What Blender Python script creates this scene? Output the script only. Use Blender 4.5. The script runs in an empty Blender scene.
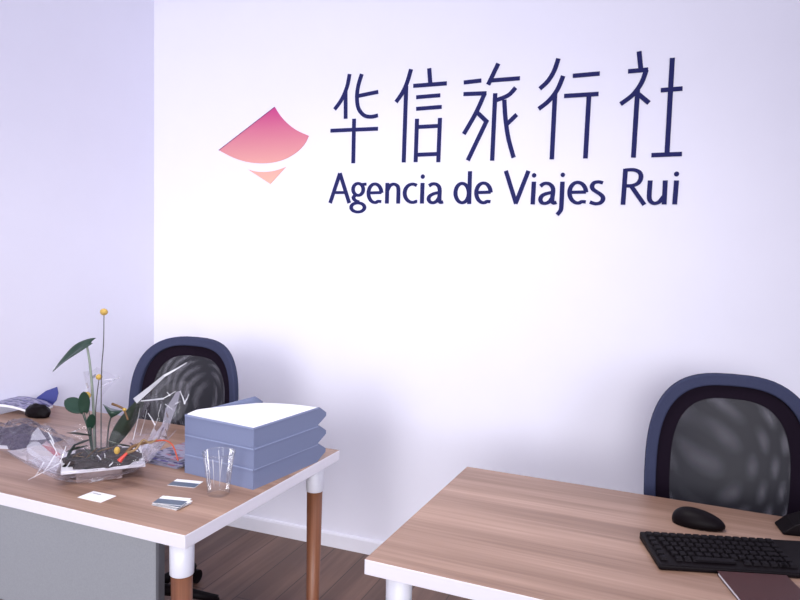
import bpy, bmesh, math, random
from mathutils import Vector, Matrix, noise
random.seed(7)
S = bpy.context.scene
COL = S.collection

# ------------------------------------------------------------------ camera
F, YAW, PITCH, ROLL, CH, CD = 690.2849, -0.37388, -0.07688, 0.02783, 1.45779, 2.91997
cy, sy, cp, sp, cr, sr = math.cos(YAW), math.sin(YAW), math.cos(PITCH), math.sin(PITCH), math.cos(ROLL), math.sin(ROLL)
FWD = Vector((sy * cp, cy * cp, sp))
RT0 = Vector((cy, -sy, 0))
UP0 = RT0.cross(FWD)
RT = RT0 * cr + UP0 * sr
UP = -RT0 * sr + UP0 * cr
CAM = Vector((0, -CD, CH))
cd = bpy.data.cameras.new('camera')
cam = bpy.data.objects.new('camera', cd)
COL.objects.link(cam)
cd.sensor_fit = 'HORIZONTAL'
cd.sensor_width = 36
cd.lens = F * 36 / 800
cd.clip_start = 0.02
m3 = Matrix((RT, UP, -FWD)).transposed()
cam.matrix_world = Matrix.Translation(CAM) @ m3.to_4x4()
S.camera = cam

# ------------------------------------------------------------------ world, lights, exposure
w = bpy.data.worlds.new('room_light')
S.world = w
w.use_nodes = True
w.node_tree.nodes['Background'].inputs[0].default_value = (0.70, 0.68, 1.0, 1)
w.node_tree.nodes['Background'].inputs[1].default_value = 0.30


def lamp(name, kind, loc, target, energy, color, **kw):
    d = bpy.data.lights.new(name, kind)
    d.energy = energy
    d.color = color
    for k, v in kw.items():
        setattr(d, k, v)
    o = bpy.data.objects.new(name, d)
    COL.objects.link(o)
    o.location = loc
    o.rotation_euler = (Vector(target) - Vector(loc)).to_track_quat('-Z', 'Y').to_euler()
    return o


lamp('shopfront_daylight', 'SPOT', (-0.30, -8.2, 2.5), (-1.05, 0, 1.16), 2900, (1.0, 0.985, 1.0),
     spot_size=math.radians(27.5), spot_blend=1.0, shadow_soft_size=2.6)
lamp('left_wall_fill', 'AREA', (1.9, -5.6, 2.0), (-2.5, -0.5, 1.7), 18, (0.90, 0.90, 1.0),
     shape='RECTANGLE', size=2.6, size_y=2.0, spread=math.radians(56))  # added fill from the right to lift the left wall, no window modelled
lamp('desk_top_fill', 'AREA', (-0.70, -1.75, 2.98), (-0.85, -1.30, 0.0), 13, (1.0, 0.975, 0.975),
     shape='RECTANGLE', size=1.0, size_y=0.6, spread=math.radians(115))  # added overhead fill to brighten the desk tops and paper, no fixture

S.cycles.transparent_max_bounces = 40
S.view_settings.view_transform = 'Standard'
S.view_settings.look = 'None'
S.view_settings.gamma = 1
S.view_settings.use_curve_mapping = False
S.view_settings.exposure = 0.62


# ------------------------------------------------------------------ projection of photo points into the room
def ray(px, py):
    return RT * ((px - 400) / F) + UP * ((300 - py) / F) + FWD


def at_z(px, py, z=0.74):
    d = ray(px, py)
    return CAM + d * ((z - CAM.z) / d.z)


def at_y(px, py, y=0.0):
    d = ray(px, py)
    return CAM + d * ((y - CAM.y) / d.y)


# ------------------------------------------------------------------ materials
def new_mat(name):
    m = bpy.data.materials.new(name)
    m.use_nodes = True
    nt = m.node_tree
    return m, nt, nt.nodes['Principled BSDF']


def plain(name, col, rough=0.5, spec=0.5, noise_amt=0.06, scale=40, metal=0, bump=0.0):
    m, nt, b = new_mat(name)
    N = nt.nodes
    L = nt.links
    tc = N.new('ShaderNodeTexCoord')
    nz = N.new('ShaderNodeTexNoise')
    nz.inputs['Scale'].default_value = scale
    nz.inputs['Detail'].default_value = 3
    L.new(tc.outputs['Object'], nz.inputs['Vector'])
    mx = N.new('ShaderNodeMix')
    mx.data_type = 'RGBA'
    mx.inputs[6].default_value = (*[c * (1 - noise_amt) for c in col], 1)
    mx.inputs[7].default_value = (*[min(1, c * (1 + noise_amt)) for c in col], 1)
    L.new(nz.outputs['Fac'], mx.inputs[0])
    L.new(mx.outputs[2], b.inputs['Base Color'])
    b.inputs['Roughness'].default_value = rough
    b.inputs['Specular IOR Level'].default_value = spec
    b.inputs['Metallic'].default_value = metal
    if bump:
        bp = N.new('ShaderNodeBump')
        bp.inputs['Strength'].default_value = bump
        bp.inputs['Distance'].default_value = 0.002
        L.new(nz.outputs['Fac'], bp.inputs['Height'])
        L.new(bp.outputs['Normal'], b.inputs['Normal'])
    return m


def ramp(N, stops):
    r = N.new('ShaderNodeValToRGB')
    el = r.color_ramp.elements
    el[0].position, el[0].color = stops[0][0], (*stops[0][1], 1)
    el[1].position, el[1].color = stops[-1][0], (*stops[-1][1], 1)
    for p, c in stops[1:-1]:
        e = el.new(p)
        e.color = (*c, 1)
    return r


def wood(name, cols, along=0, band=9.0, grain=70, rough=0.42, seams=False):
    """staves running along one local axis, each a little different, with fine grain"""
    m, nt, b = new_mat(name)
    N = nt.nodes
    L = nt.links
    tc = N.new('ShaderNodeTexCoord')
    mp = N.new('ShaderNodeMapping')
    sc = [band, band, band]
    sc[along] = 0.55
    mp.inputs['Scale'].default_value = sc
    L.new(tc.outputs['Object'], mp.inputs['Vector'])
    n1 = N.new('ShaderNodeTexNoise')
    n1.inputs['Scale'].default_value = 1.0
    n1.inputs['Detail'].default_value = 2.0
    L.new(mp.outputs['Vector'], n1.inputs['Vector'])
    mp2 = N.new('ShaderNodeMapping')
    sc2 = [grain, grain, grain]
    sc2[along] = 2.5
    mp2.inputs['Scale'].default_value = sc2
    L.new(tc.outputs['Object'], mp2.inputs['Vector'])
    n2 = N.new('ShaderNodeTexNoise')
    n2.inputs['Scale'].default_value = 1.0
    n2.inputs['Detail'].default_value = 5.0
    L.new(mp2.outputs['Vector'], n2.inputs['Vector'])
    ma = N.new('ShaderNodeMath')
    ma.operation = 'MULTIPLY_ADD'
    ma.inputs[1].default_value = 0.30
    L.new(n2.outputs['Fac'], ma.inputs[0])
    mb = N.new('ShaderNodeMath')
    mb.operation = 'MULTIPLY'
    mb.inputs[1].default_value = 0.55
    L.new(n1.outputs['Fac'], mb.inputs[0])
    L.new(mb.outputs[0], ma.inputs[2])
    r = ramp(N, [(0.34, cols[0]), (0.5, cols[1]), (0.66, cols[2])])
    L.new(ma.outputs[0], r.inputs[0])
    last = r.outputs[0]
    if seams:
        br = N.new('ShaderNodeTexBrick')
        br.inputs['Scale'].default_value = 1.0
        br.inputs['Brick Width'].default_value = 1.2
        br.inputs['Row Height'].default_value = 0.16
        br.inputs['Mortar Size'].default_value = 0.0025
        br.inputs['Color1'].default_value = (0.82, 0.82, 0.82, 1)
        br.inputs['Color2'].default_value = (1.12, 1.1, 1.08, 1)
        br.inputs['Mortar'].default_value = (0.35, 0.33, 0.33, 1)
        rot = N.new('ShaderNodeMapping')
        rot.inputs['Rotation'].default_value = (0, 0, math.pi / 2 if along == 1 else 0)
        L.new(tc.outputs['Object'], rot.inputs['Vector'])
        L.new(rot.outputs['Vector'], br.inputs['Vector'])
        mm = N.new('ShaderNodeMix')
        mm.data_type = 'RGBA'
        mm.blend_type = 'MULTIPLY'
        mm.inputs[0].default_value = 1
        L.new(last, mm.inputs[6])
        L.new(br.outputs['Color'], mm.inputs[7])
        last = mm.outputs[2]
    L.new(last, b.inputs['Base Color'])
    b.inputs['Roughness'].default_value = rough
    return m


def film(name, tint, gloss=0.25, rough=0.06, milky=0.04):
    """clear plastic: mostly see-through, sharp reflections, a trace of milkiness"""
    m = bpy.data.materials.new(name)
    m.use_nodes = True
    nt = m.node_tree
    N = nt.nodes
    L = nt.links
    N.remove(N['Principled BSDF'])
    tr = N.new('ShaderNodeBsdfTransparent')
    tr.inputs[0].default_value = (*tint, 1)
    gl = N.new('ShaderNodeBsdfGlossy')
    gl.inputs['Roughness'].default_value = rough
    df = N.new('ShaderNodeBsdfDiffuse')
    df.inputs[0].default_value = (0.8, 0.8, 0.85, 1)
    fr = N.new('ShaderNodeLayerWeight')
    fr.inputs['Blend'].default_value = gloss
    m1 = N.new('ShaderNodeMixShader')
    m1.inputs[0].default_value = milky
    L.new(tr.outputs[0], m1.inputs[1])
    L.new(df.outputs[0], m1.inputs[2])
    m2 = N.new('ShaderNodeMixShader')
    sc_ = N.new('ShaderNodeMath')
    sc_.operation = 'MULTIPLY'
    sc_.inputs[1].default_value = 0.5
    L.new(fr.outputs['Fresnel'], sc_.inputs[0])
    L.new(sc_.outputs[0], m2.inputs[0])
    L.new(m1.outputs[0], m2.inputs[1])
    L.new(gl.outputs[0], m2.inputs[2])
    L.new(m2.outputs[0], N['Material Output'].inputs['Surface'])
    return m


def net_material(name, col, period, rot, hole):
    """woven net: threads with real see-through holes between them"""
    m, nt, b = new_mat(name)
    N = nt.nodes
    L = nt.links
    tc = N.new('ShaderNodeTexCoord')
    mp = N.new('ShaderNodeMapping')
    mp.inputs['Rotation'].default_value = (0, math.radians(rot), 0)
    mp.inputs['Scale'].default_value = (2 * math.pi / period,) * 3
    L.new(tc.outputs['Object'], mp.inputs['Vector'])
    sx = N.new('ShaderNodeSeparateXYZ')
    L.new(mp.outputs['Vector'], sx.inputs[0])
    s = []
    for ax in ('X', 'Z'):
        q = N.new('ShaderNodeMath')
        q.operation = 'SINE'
        L.new(sx.outputs[ax], q.inputs[0])
        s.append(q)
    mu = N.new('ShaderNodeMath')
    mu.operation = 'MULTIPLY'
    L.new(s[0].outputs[0], mu.inputs[0])
    L.new(s[1].outputs[0], mu.inputs[1])
    gt = N.new('ShaderNodeMath')
    gt.operation = 'LESS_THAN'
    gt.inputs[1].default_value = hole
    L.new(mu.outputs[0], gt.inputs[0])
    b.inputs['Base Color'].default_value = (*col, 1)
    b.inputs['Roughness'].default_value = 0.6
    L.new(gt.outputs[0], b.inputs['Alpha'])
    return m


def gradient_z(name, z0, z1, c0, c1, rough=0.85):
    m, nt, b = new_mat(name)
    N = nt.nodes
    L = nt.links
    tc = N.new('ShaderNodeTexCoord')
    sx = N.new('ShaderNodeSeparateXYZ')
    L.new(tc.outputs['Object'], sx.inputs[0])
    mr = N.new('ShaderNodeMapRange')
    mr.inputs[1].default_value = z0
    mr.inputs[2].default_value = z1
    L.new(sx.outputs['Z'], mr.inputs[0])
    r = ramp(N, [(0, c0), (1, c1)])
    L.new(mr.outputs[0], r.inputs[0])
    L.new(r.outputs[0], b.inputs['Base Color'])
    b.inputs['Roughness'].default_value = rough
    b.inputs['Specular IOR Level'].default_value = 0.1
    return m


def print_mat(name, paper, inks, scale):
    """a printed page: blocks of text rows and coloured pictures"""
    m, nt, b = new_mat(name)
    N = nt.nodes
    L = nt.links
    tc = N.new('ShaderNodeTexCoord')
    mp = N.new('ShaderNodeMapping')
    mp.inputs['Scale'].default_value = (scale, scale * 2.6, scale)
    L.new(tc.outputs['Object'], mp.inputs['Vector'])
    vo = N.new('ShaderNodeTexVoronoi')
    vo.distance = 'CHEBYCHEV'
    vo.inputs['Scale'].default_value = 1
    L.new(mp.outputs['Vector'], vo.inputs['Vector'])
    sx = N.new('ShaderNodeSeparateColor')
    L.new(vo.outputs['Color'], sx.inputs[0])
    stops = [(0.0, paper)]
    k = len(inks)
    for i, c in enumerate(inks):
        stops.append((0.45 + 0.5 * i / k, c))
    stops.append((1.0, paper))
    r = ramp(N, stops)
    r.color_ramp.interpolation = 'CONSTANT'
    L.new(sx.outputs[0], r.inputs[0])
    L.new(r.outputs[0], b.inputs['Base Color'])
    b.inputs['Roughness'].default_value = 0.35
    return m


M = {}
M['wall'] = plain('wall_paint', (0.80, 0.79, 0.88), 0.85, 0.2, 0.015, 6)
M['base'] = plain('white_skirting', (0.80, 0.79, 0.86), 0.4, 0.4, 0.02)
M['floor'] = wood('floor_planks', [(0.10, 0.052, 0.036), (0.165, 0.092, 0.066), (0.24, 0.145, 0.108)], along=1, band=10, grain=45, rough=0.45, seams=True)
M['desk'] = wood('desk_laminate', [(0.24, 0.138, 0.092), (0.39, 0.243, 0.175), (0.56, 0.38, 0.29)], along=0, band=11, grain=90, rough=0.4)
M['edge'] = plain('white_edge_band', (0.82, 0.79, 0.84), 0.4, 0.5, 0.02)
M['white'] = plain('white_lacquer', (0.82, 0.82, 0.88), 0.35, 0.5, 0.02)
M['leg'] = wood('beech_leg', [(0.17, 0.060, 0.028), (0.26, 0.10, 0.048), (0.34, 0.15, 0.075)], along=2, band=30, grain=160, rough=0.4)
M['panel'] = plain('grey_panel', (0.31, 0.32, 0.335), 0.5, 0.3, 0.12, 260)
M['strip'] = plain('dark_grey_metal', (0.10, 0.10, 0.11), 0.4, 0.5, 0.05)
M['navy'] = plain('letter_vinyl', (0.022, 0.024, 0.105), 0.8, 0.08, 0.04)
M['frame'] = plain('blue_grey_fabric', (0.042, 0.048, 0.092), 0.85, 0.1, 0.15, 300, bump=0.3)
M['black'] = plain('black_plastic', (0.005, 0.003, 0.004), 0.5, 0.10, 0.1, 60)
M['blackrim'] = plain('black_trim', (0.008, 0.004, 0.010), 0.8, 0.1, 0.1, 60)
M['net'] = net_material('chair_net', (0.018, 0.018, 0.025), 0.0042, 45, 0.56)
M['net2'] = net_material('chair_net_inner', (0.018, 0.018, 0.025), 0.00432, 44, 0.50)
M['seat'] = plain('seat_fabric', (0.03, 0.03, 0.05), 0.85, 0.2, 0.2, 200, bump=0.3)
M['box'] = plain('blue_grey_card', (0.185, 0.215, 0.335), 0.6, 0.3, 0.05, 180)
M['boxlip'] = plain('card_lip', (0.26, 0.30, 0.45), 0.6, 0.3, 0.04, 120)
M['paper'] = plain('white_paper', (0.86, 0.86, 0.88), 0.7, 0.2, 0.02)
M['pulp'] = plain('grey_pulp_pages', (0.22, 0.21, 0.27), 0.8, 0.1, 0.25, 300)
M['film'] = film('cellophane', (0.95, 0.94, 0.96), 0.24, 0.09, 0.035)
M['crease'] = film('film_highlight', (0.95, 0.95, 0.98), 0.35, 0.12, 0.55)  # milky white: highlights on folds and cup are put into the colour
M['cup'] = film('clear_cup_plastic', (0.985, 0.985, 0.99), 0.34, 0.05, 0.04)
M['leaf'] = plain('leaf_green', (0.014, 0.040, 0.024), 0.32, 0.5, 0.25, 30)
M['leafdark'] = plain('dark_leaf', (0.018, 0.028, 0.018), 0.3, 0.5, 0.3, 30)
M['stem'] = plain('pale_green_stem', (0.20, 0.235, 0.19), 0.45, 0.4, 0.15, 50)
M['stemd'] = plain('dark_stem', (0.07, 0.065, 0.06), 0.5, 0.4, 0.15, 50)
M['yellow'] = plain('yellow_bloom', (0.50, 0.33, 0.085), 0.8, 0.2, 0.35, 400, bump=1.0)
M['moss'] = plain('dark_moss', (0.045, 0.033, 0.034), 0.9, 0.2, 0.6, 120, bump=1.0)
M['tray'] = plain('white_dish', (0.78, 0.76, 0.80), 0.3, 0.5, 0.02)
M['footm'] = plain('pinkish_pot', (0.36, 0.28, 0.27), 0.35, 0.5, 0.35, 60)
M['red'] = plain('red_bead', (0.55, 0.05, 0.035), 0.35, 0.5, 0.1)
M['orange'] = plain('orange_cord', (0.40, 0.065, 0.03), 0.5, 0.4, 0.2, 80)
M['dusk'] = plain('grey_green_leaf', (0.075, 0.085, 0.085), 0.5, 0.3, 0.3, 40)
M['tan'] = plain('tan_leaf', (0.26, 0.17, 0.085), 0.6, 0.3, 0.3, 60)
M['brown'] = plain('brown_twig', (0.14, 0.075, 0.035), 0.7, 0.3, 0.3, 80)
M['blue'] = plain('blue_card', (0.035, 0.045, 0.22), 0.5, 0.4, 0.08)
M['slate'] = plain('slate_print', (0.10, 0.13, 0.18), 0.4, 0.4, 0.05)
M['greyink'] = plain('grey_print', (0.25, 0.25, 0.29), 0.5, 0.4, 0.05)
M['purple'] = plain('dark_purple_paper', (0.065, 0.05, 0.09), 0.45, 0.5, 0.4, 30)
M['mag'] = print_mat('magazine_print', (0.27, 0.26, 0.36), [(0.03, 0.03, 0.08), (0.30, 0.08, 0.12), (0.16, 0.16, 0.28), (0.30, 0.28, 0.34)], 40)
M['mag2'] = print_mat('purple_print', (0.34, 0.33, 0.46), [(0.07, 0.06, 0.20), (0.14, 0.12, 0.30), (0.05, 0.05, 0.1)], 55)
M['maroon'] = plain('maroon_cover', (0.05, 0.010, 0.008), 0.4, 0.4, 0.15, 25)


# ------------------------------------------------------------------ object helpers
def obj(name, bm, mat, parent=None, loc=None, smooth=False, bevel=0.0, seg=2):
    me = bpy.data.meshes.new(name)
    bmesh.ops.recalc_face_normals(bm, faces=bm.faces[:])
    bm.to_mesh(me)
    bm.free()
    for mm in (mat if isinstance(mat, (list, tuple)) else [mat]):
        me.materials.append(mm)
    if smooth:
        for p in me.polygons:
            p.use_smooth = True
    o = bpy.data.objects.new(name, me)
    COL.objects.link(o)
    if parent:
        o.parent = parent
    if loc is not None:
        o.location = loc
    if bevel:
        md = o.modifiers.new('bevel', 'BEVEL')
        md.width = bevel
        md.segments = seg
        md.limit_method = 'ANGLE'
    return o


def thing(name, label, cat, loc=(0, 0, 0), rz=0.0, group=None):
    o = bpy.data.objects.new(name, None)
    o.empty_display_size = 0.05
    COL.objects.link(o)
    o.location = loc
    o.rotation_euler = (0, 0, rz)
    return tag(o, label, cat, group)


def tag(o, label, cat, group=None):
    o['label'] = label
    o['category'] = cat
    if group:
        o['group'] = group
    return o


def struct(name, bm, mat):
    o = obj(name, bm, mat)
    o['kind'] = 'structure'
    return o


def box(bm, x0, y0, z0, x1, y1, z1):
    v = [bm.verts.new((x, y, z)) for x in (x0, x1) for y in (y0, y1) for z in (z0, z1)]
    fs = [(0, 1, 3, 2), (4, 6, 7, 5), (0, 4, 5, 1), (2, 3, 7, 6), (0, 2, 6, 4), (1, 5, 7, 3)]
    return [bm.faces.new([v[i] for i in f]) for f in fs]


def boxm(*a):
    bm = bmesh.new()
    box(bm, *a)
    return bm


def prism(bm, pts, off):
    """closed polygon (3D) extruded by the vector off"""
    off = Vector(off)
    a = [bm.verts.new(p) for p in pts]
    b = [bm.verts.new(Vector(p) + off) for p in pts]
    bm.faces.new(a)
    bm.faces.new(b[::-1])
    n = len(a)
    for i in range(n):
        bm.faces.new((a[i], a[(i + 1) % n], b[(i + 1) % n], b[i]))


def lathe(bm, prof, seg=32, c=(0, 0, 0), cap0=True, cap1=True):
    rings = []
    for r, z in prof:
        rings.append([bm.verts.new((c[0] + r * math.cos(2 * math.pi * k / seg), c[1] + r * math.sin(2 * math.pi * k / seg), c[2] + z)) for k in range(seg)])
    for a, b in zip(rings, rings[1:]):
        for k in range(seg):
            bm.faces.new((a[k], a[(k + 1) % seg], b[(k + 1) % seg], b[k]))
    if cap0:
        bm.faces.new(rings[0][::-1])
    if cap1:
        bm.faces.new(rings[-1])


def smooth_path(pts, n=6, closed=False):
    pts = [Vector(p) for p in pts]
    if len(pts) < 3:
        return pts
    out = []
    m = len(pts)
    rng = range(m) if closed else range(m - 1)
    for i in rng:
        if closed:
            p0, p1, p2, p3 = pts[i - 1], pts[i], pts[(i + 1) % m], pts[(i + 2) % m]
        else:
            p0, p1, p2, p3 = pts[max(i - 1, 0)], pts[i], pts[i + 1], pts[min(i + 2, m - 1)]
        for k in range(n):
            t = k / n
            out.append(0.5 * ((2 * p1) + (p2 - p0) * t + (2 * p0 - 5 * p1 + 4 * p2 - p3) * t * t + (3 * p1 - p0 - 3 * p2 + p3) * t ** 3))
    if not closed:
        out.append(pts[-1])
    return out


def tube(bm, pts, r0, r1=None, seg=8):
    r1 = r0 if r1 is None else r1
    rings = []
    n = len(pts)
    u = None
    for i, p in enumerate(pts):
        t = (pts[min(i + 1, n - 1)] - pts[max(i - 1, 0)]).normalized()
        if u is None:
            u = t.orthogonal().normalized()
        else:
            u = (u - t * u.dot(t)).normalized()
        v = t.cross(u)
        r = r0 + (r1 - r0) * i / max(1, n - 1)
        rings.append([bm.verts.new(p + (u * math.cos(2 * math.pi * k / seg) + v * math.sin(2 * math.pi * k / seg)) * r) for k in range(seg)])
    for a, b in zip(rings, rings[1:]):
        for k in range(seg):
            bm.faces.new((a[k], a[(k + 1) % seg], b[(k + 1) % seg], b[k]))
    bm.faces.new(rings[0][::-1])
    bm.faces.new(rings[-1])


def ball(bm, c, r, sx=1, sy=1, sz=1, sub=3):
    bmesh.ops.create_icosphere(bm, subdivisions=sub, radius=r, matrix=Matrix.Translation(c) @ Matrix.Diagonal((sx, sy, sz, 1)))


# ------------------------------------------------------------------ the room
LW = -2.547
struct('floor', boxm(LW, -6.0, -0.05, 3.2, 0.0, 0.0), M['floor'])
struct('wall_back', boxm(LW - 0.12, 0.0, -0.05, 3.2, 0.12, 3.1), M['wall'])
struct('wall_left', boxm(LW - 0.12, -3.6, -0.05, LW, 0.0, 3.1), M['wall'])


def skirting(pts2d, name):
    """an eased-top board following a straight wall"""
    (ax, ay), (bx, by), (nx, ny) = pts2d
    prof = [(0, 0), (0.014, 0), (0.014, 0.062), (0.010, 0.069), (0.004, 0.072), (0, 0.072)]
    bm = bmesh.new()
    prism(bm, [(ax + nx * d, ay + ny * d, z) for d, z in prof], (bx - ax, by - ay, 0))
    return struct(name, bm, M['base'])


skirting(((LW + 0.014, 0), (3.2, 0), (0, -1)), 'baseboard_back')
skirting(((LW, -3.6), (LW, 0), (1, 0)), 'baseboard_left')

# ------------------------------------------------------------------ lettering on the back wall
WALL_T = 0.0025
LAYER = [0]
OFF = -0.0004


def stroke(bm, px_pts, wv=0.0185, wh=None, closed=False, smooth=True, n=6):
    """one pen stroke lying on the wall: upright runs are wv wide, level runs wh wide"""
    wh = wv if wh is None else wh
    P = [at_y(*p) for p in px_pts]
    P = [Vector((p.x, 0, p.z)) for p in P]
    if smooth and len(P) > 2:
        P = smooth_path(P, n, closed)
    m = len(P)
    LAYER[0] = (LAYER[0] + 1) % 11
    wt = WALL_T + LAYER[0] * 0.00012
    front, back = [], []
    for i, p in enumerate(P):
        a = P[i - 1] if (closed or i > 0) else p
        b = P[(i + 1) % m] if (closed or i < m - 1) else p
        t1 = (p - a)
        t2 = (b - p)
        t = ((t1.normalized() if t1.length > 1e-9 else Vector()) + (t2.normalized() if t2.length > 1e-9 else Vector())).normalized()
        nrm = Vector((-t.z, 0, t.x))
        wd = math.sqrt((wv * t.z) ** 2 + (wh * t.x) ** 2)
        if t1.length > 1e-9 and t2.length > 1e-9:
            c = max(0.5, t.dot(t1.normalized()))
            wd /= c
        front.append((p + nrm * wd / 2, p - nrm * wd / 2))
    for l, r in front:
        back.append([bm.verts.new((q.x, y, q.z)) for q in (l, r) for y in (OFF, OFF - wt)])
    for i in range(m if closed else m - 1):
        a, b = back[i], back[(i + 1) % m]
        bm.faces.new((a[1], b[1], b[3], a[3]))
        bm.faces.new((a[0], a[2], b[2], b[0]))
        bm.faces.new((a[0], b[0], b[1], a[1]))
        bm.faces.new((a[2], a[3], b[3], b[2]))
    if not closed:
        bm.faces.new((back[0][0], back[0][1], back[0][3], back[0][2]))
        bm.faces.new((back[-1][0], back[-1][2], back[-1][3], back[-1][1]))


def dot(bm, p, rpx):
    c = at_y(*p)
    r = (at_y(p[0] + rpx, p[1]) - c).length
    pts = [(c.x + r * math.cos(k * math.pi / 10), OFF, c.z + r * math.sin(k * math.pi / 10)) for k in range(20)]
    prism(bm, pts, (0, -WALL_T, 0))


def ell(cx, cy_, rx, ry, a0, a1, n=14):
    return [(cx + rx * math.cos(math.radians(a0 + (a1 - a0) * k / n)), cy_ - ry * math.sin(math.radians(a0 + (a1 - a0) * k / n))) for k in range(n + 1)]


r2 = lambda x, y: (320 + x / 3.53, 50 + y / 3.53)
r3 = lambda x, y: (500 + x / 3.335, 40 + y / 3.333)
r4 = lambda x, y: (320 + x / 5.714, 160 + y / 5.714)
r5 = lambda x, y: (450 + x / 5.714, 160 + y / 5.714)
r6 = lambda x, y: (560 + x / 5.714, 160 + y / 5.714)

han = thing('chinese_lettering', 'row of five large dark navy Chinese characters along the top of the back wall', 'lettering', (0, 0, 0))
HAN = [
    (r2, [[(105, 85), (96, 130), (77, 175), (52, 210)], [(91, 140), (91, 243)],
          [(148, 85), (136, 125), (131, 165), (136, 205), (155, 230), (180, 236), (205, 231)], [(133, 163), (206, 148)],
          [(38, 285), (205, 278)], [(121, 243), (118, 400)]]),
    (r2, [[(322, 68), (308, 115), (291, 152), (269, 184)], [(305, 128), (296, 397)], [(386, 65), (390, 121)], [(330, 127), (448, 118)],
          [(340, 167), (425, 160)], [(340, 208), (430, 201)], [(343, 243), (338, 396)], [(424, 240), (418, 396)], [(343, 272), (423, 268)],
          [(340, 370), (419, 367)]]),
    (r2, [[(508, 115), (570, 108)], [(507, 156), (588, 153)], [(582, 153), (551, 222), (508, 297)], [(550, 215), (588, 252), (522, 390)],
          [(630, 48), (594, 123)], [(603, 108), (706, 100)], [(691, 133), (665, 160), (624, 177)], [(619, 153), (608, 391)],
          [(651, 176), (655, 240), (665, 310), (684, 380)], [(695, 228), (658, 264)]]),
    (r3, [[(195, 62), (181, 103), (160, 137), (133, 163)], [(211, 120), (192, 165), (163, 203), (129, 230)], [(184, 178), (173, 398)],
          [(243, 120), (333, 112)], [(214, 187), (329, 180)], [(297, 184), (285, 395)]]),
    (r3, [[(464, 38), (470, 100)], [(427, 105), (494, 99)], [(488, 100), (472, 143), (443, 183), (402, 214)], [(459, 168), (445, 392)],
          [(456, 176), (497, 210)], [(536, 168), (609, 162)], [(575, 60), (557, 380)], [(505, 384), (607, 380)]]),
]
for rr, strokes in HAN:
    bm = bmesh.new()
    for s in strokes:
        corner = len(s) == 3 and s == [(550, 215), (588, 252), (522, 390)]
        stroke(bm, [rr(*p) for p in s], 0.0186, 0.0170, smooth=not corner)
    obj('character', bm, M['navy'], han)

lat = thing('latin_lettering', 'line of dark blue Latin letters on the wall just under the Chinese characters', 'lettering', (0, 0, 0))


def e_strokes(cx, cy_, rx, ry, endy):
    arc = ell(cx, cy_, rx, ry, 2, 300, 16)
    arc.append((cx + rx * 0.97, endy))
    return [[(cx - rx, cy_ - 2), (cx + rx, cy_ - 4)], arc]


LAT = [
    (r4, [[(59, 246), (115, 76)], [(115, 76), (168, 246)], [(80, 186), (150, 186)]], []),
    (r4, [['c'] + ell(219, 168, 29, 34, 0, 360, 16)[:-1], [(235, 140), (266, 138)], [(206, 198), (192, 214), (202, 231), (225, 240)],
          ['c'] + ell(217, 271, 38, 26, 0, 360, 16)[:-1]], []),
    (r4, e_strokes(315, 190, 37, 53, 238), []),
    (r4, [[(386, 131), (383, 249)], [(387, 172), (400, 148), (421, 138), (441, 146), (449, 170), (447, 249)]], []),
    (r4, [ell(530, 190, 45, 52, 58, 296, 16) + [(556, 236)]], []),
    (r4, [[(587, 131), (583, 249)]], [(588, 95, 12)]),
    (r4, [[(624, 148), (642, 137), (664, 138), (680, 152), (685, 175), (683, 225), (689, 242), (704, 239)],
          [(683, 186), (652, 192), (629, 205), (621, 222), (629, 239), (648, 244), (668, 234), (682, 214)]], []),
    (r5, [['c'] + ell(70, 189, 38, 55, 0, 360, 18)[:-1], [(115, 64), (110, 252)]], []),
    (r5, e_strokes(192, 188, 41, 56, 238), []),
    (r5, [[(320, 62), (378, 250)], [(375, 250), (449, 62)]], []),
    (r5, [[(480, 124), (473, 254)]], [(481, 88, 13)]),
    (r5, [[(517, 150), (538, 135), (564, 135), (583, 150), (590, 175), (584, 228), (592, 246), (609, 241)],
          [(588, 185), (552, 192), (526, 205), (517, 226), (526, 244), (546, 248), (568, 238), (585, 216)]], []),
    (r5, [[(643, 124), (637, 260), (631, 290), (612, 313)]], [(645, 85, 13)]),
    (r6, e_strokes(102, 187, 47, 59, 240), []),
    (r6, [[(246, 131), (220, 125), (195, 131), (183, 150), (191, 169), (216, 186), (240, 204), (246, 224), (232, 244), (203, 250), (171, 240)]], []),
    (r6, [[(375, 50), (360, 256)], [(373, 58), (420, 56), (454, 70), (463, 98), (449, 130), (415, 146), (370, 148)], [(405, 146), (482, 256)]], []),
    (r6, [[(516, 117), (510, 205), (517, 235), (540, 248), (567, 239), (592, 210)], [(602, 117), (595, 254)]], []),
    (r6, [[(666, 117), (655, 254)]], [(666, 80, 15)]),
]
for rr, strokes, dots in LAT:
    bm = bmesh.new()
    for s in strokes:
        cl = s[0] == 'c'
        pts = [rr(*p) for p in (s[1:] if cl else s)]
        stroke(bm, pts, 0.0183, 0.0133, closed=cl, n=3)
    for x, y, r in dots:
        dot(bm, rr(x, y), r / 5.714)
    obj('letter', bm, M['navy'], lat)

rl = lambda x, y: at_y(200 + x / 5.454, 90 + y / 5.454)
za, zb = rl(340, 520).z, rl(408, 92).z
M['logo'] = gradient_z('logo_print', za, zb, (0.82, 0.48, 0.36), (0.55, 0.055, 0.23))
M['logoedge'] = plain('logo_edge', (0.16, 0.02, 0.11), 0.5)
logo = thing('wall_emblem', 'pink to peach kite shaped emblem on the wall left of the lettering', 'emblem', (0, 0, 0))


def wall_poly(name, pts, mat, parent, off=OFF):
    bm = bmesh.new()
    prism(bm, [(q.x, off, q.z) for q in [rl(*p) for p in pts]], (0, -WALL_T, 0))
    return obj(name, bm, mat, parent)


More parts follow.
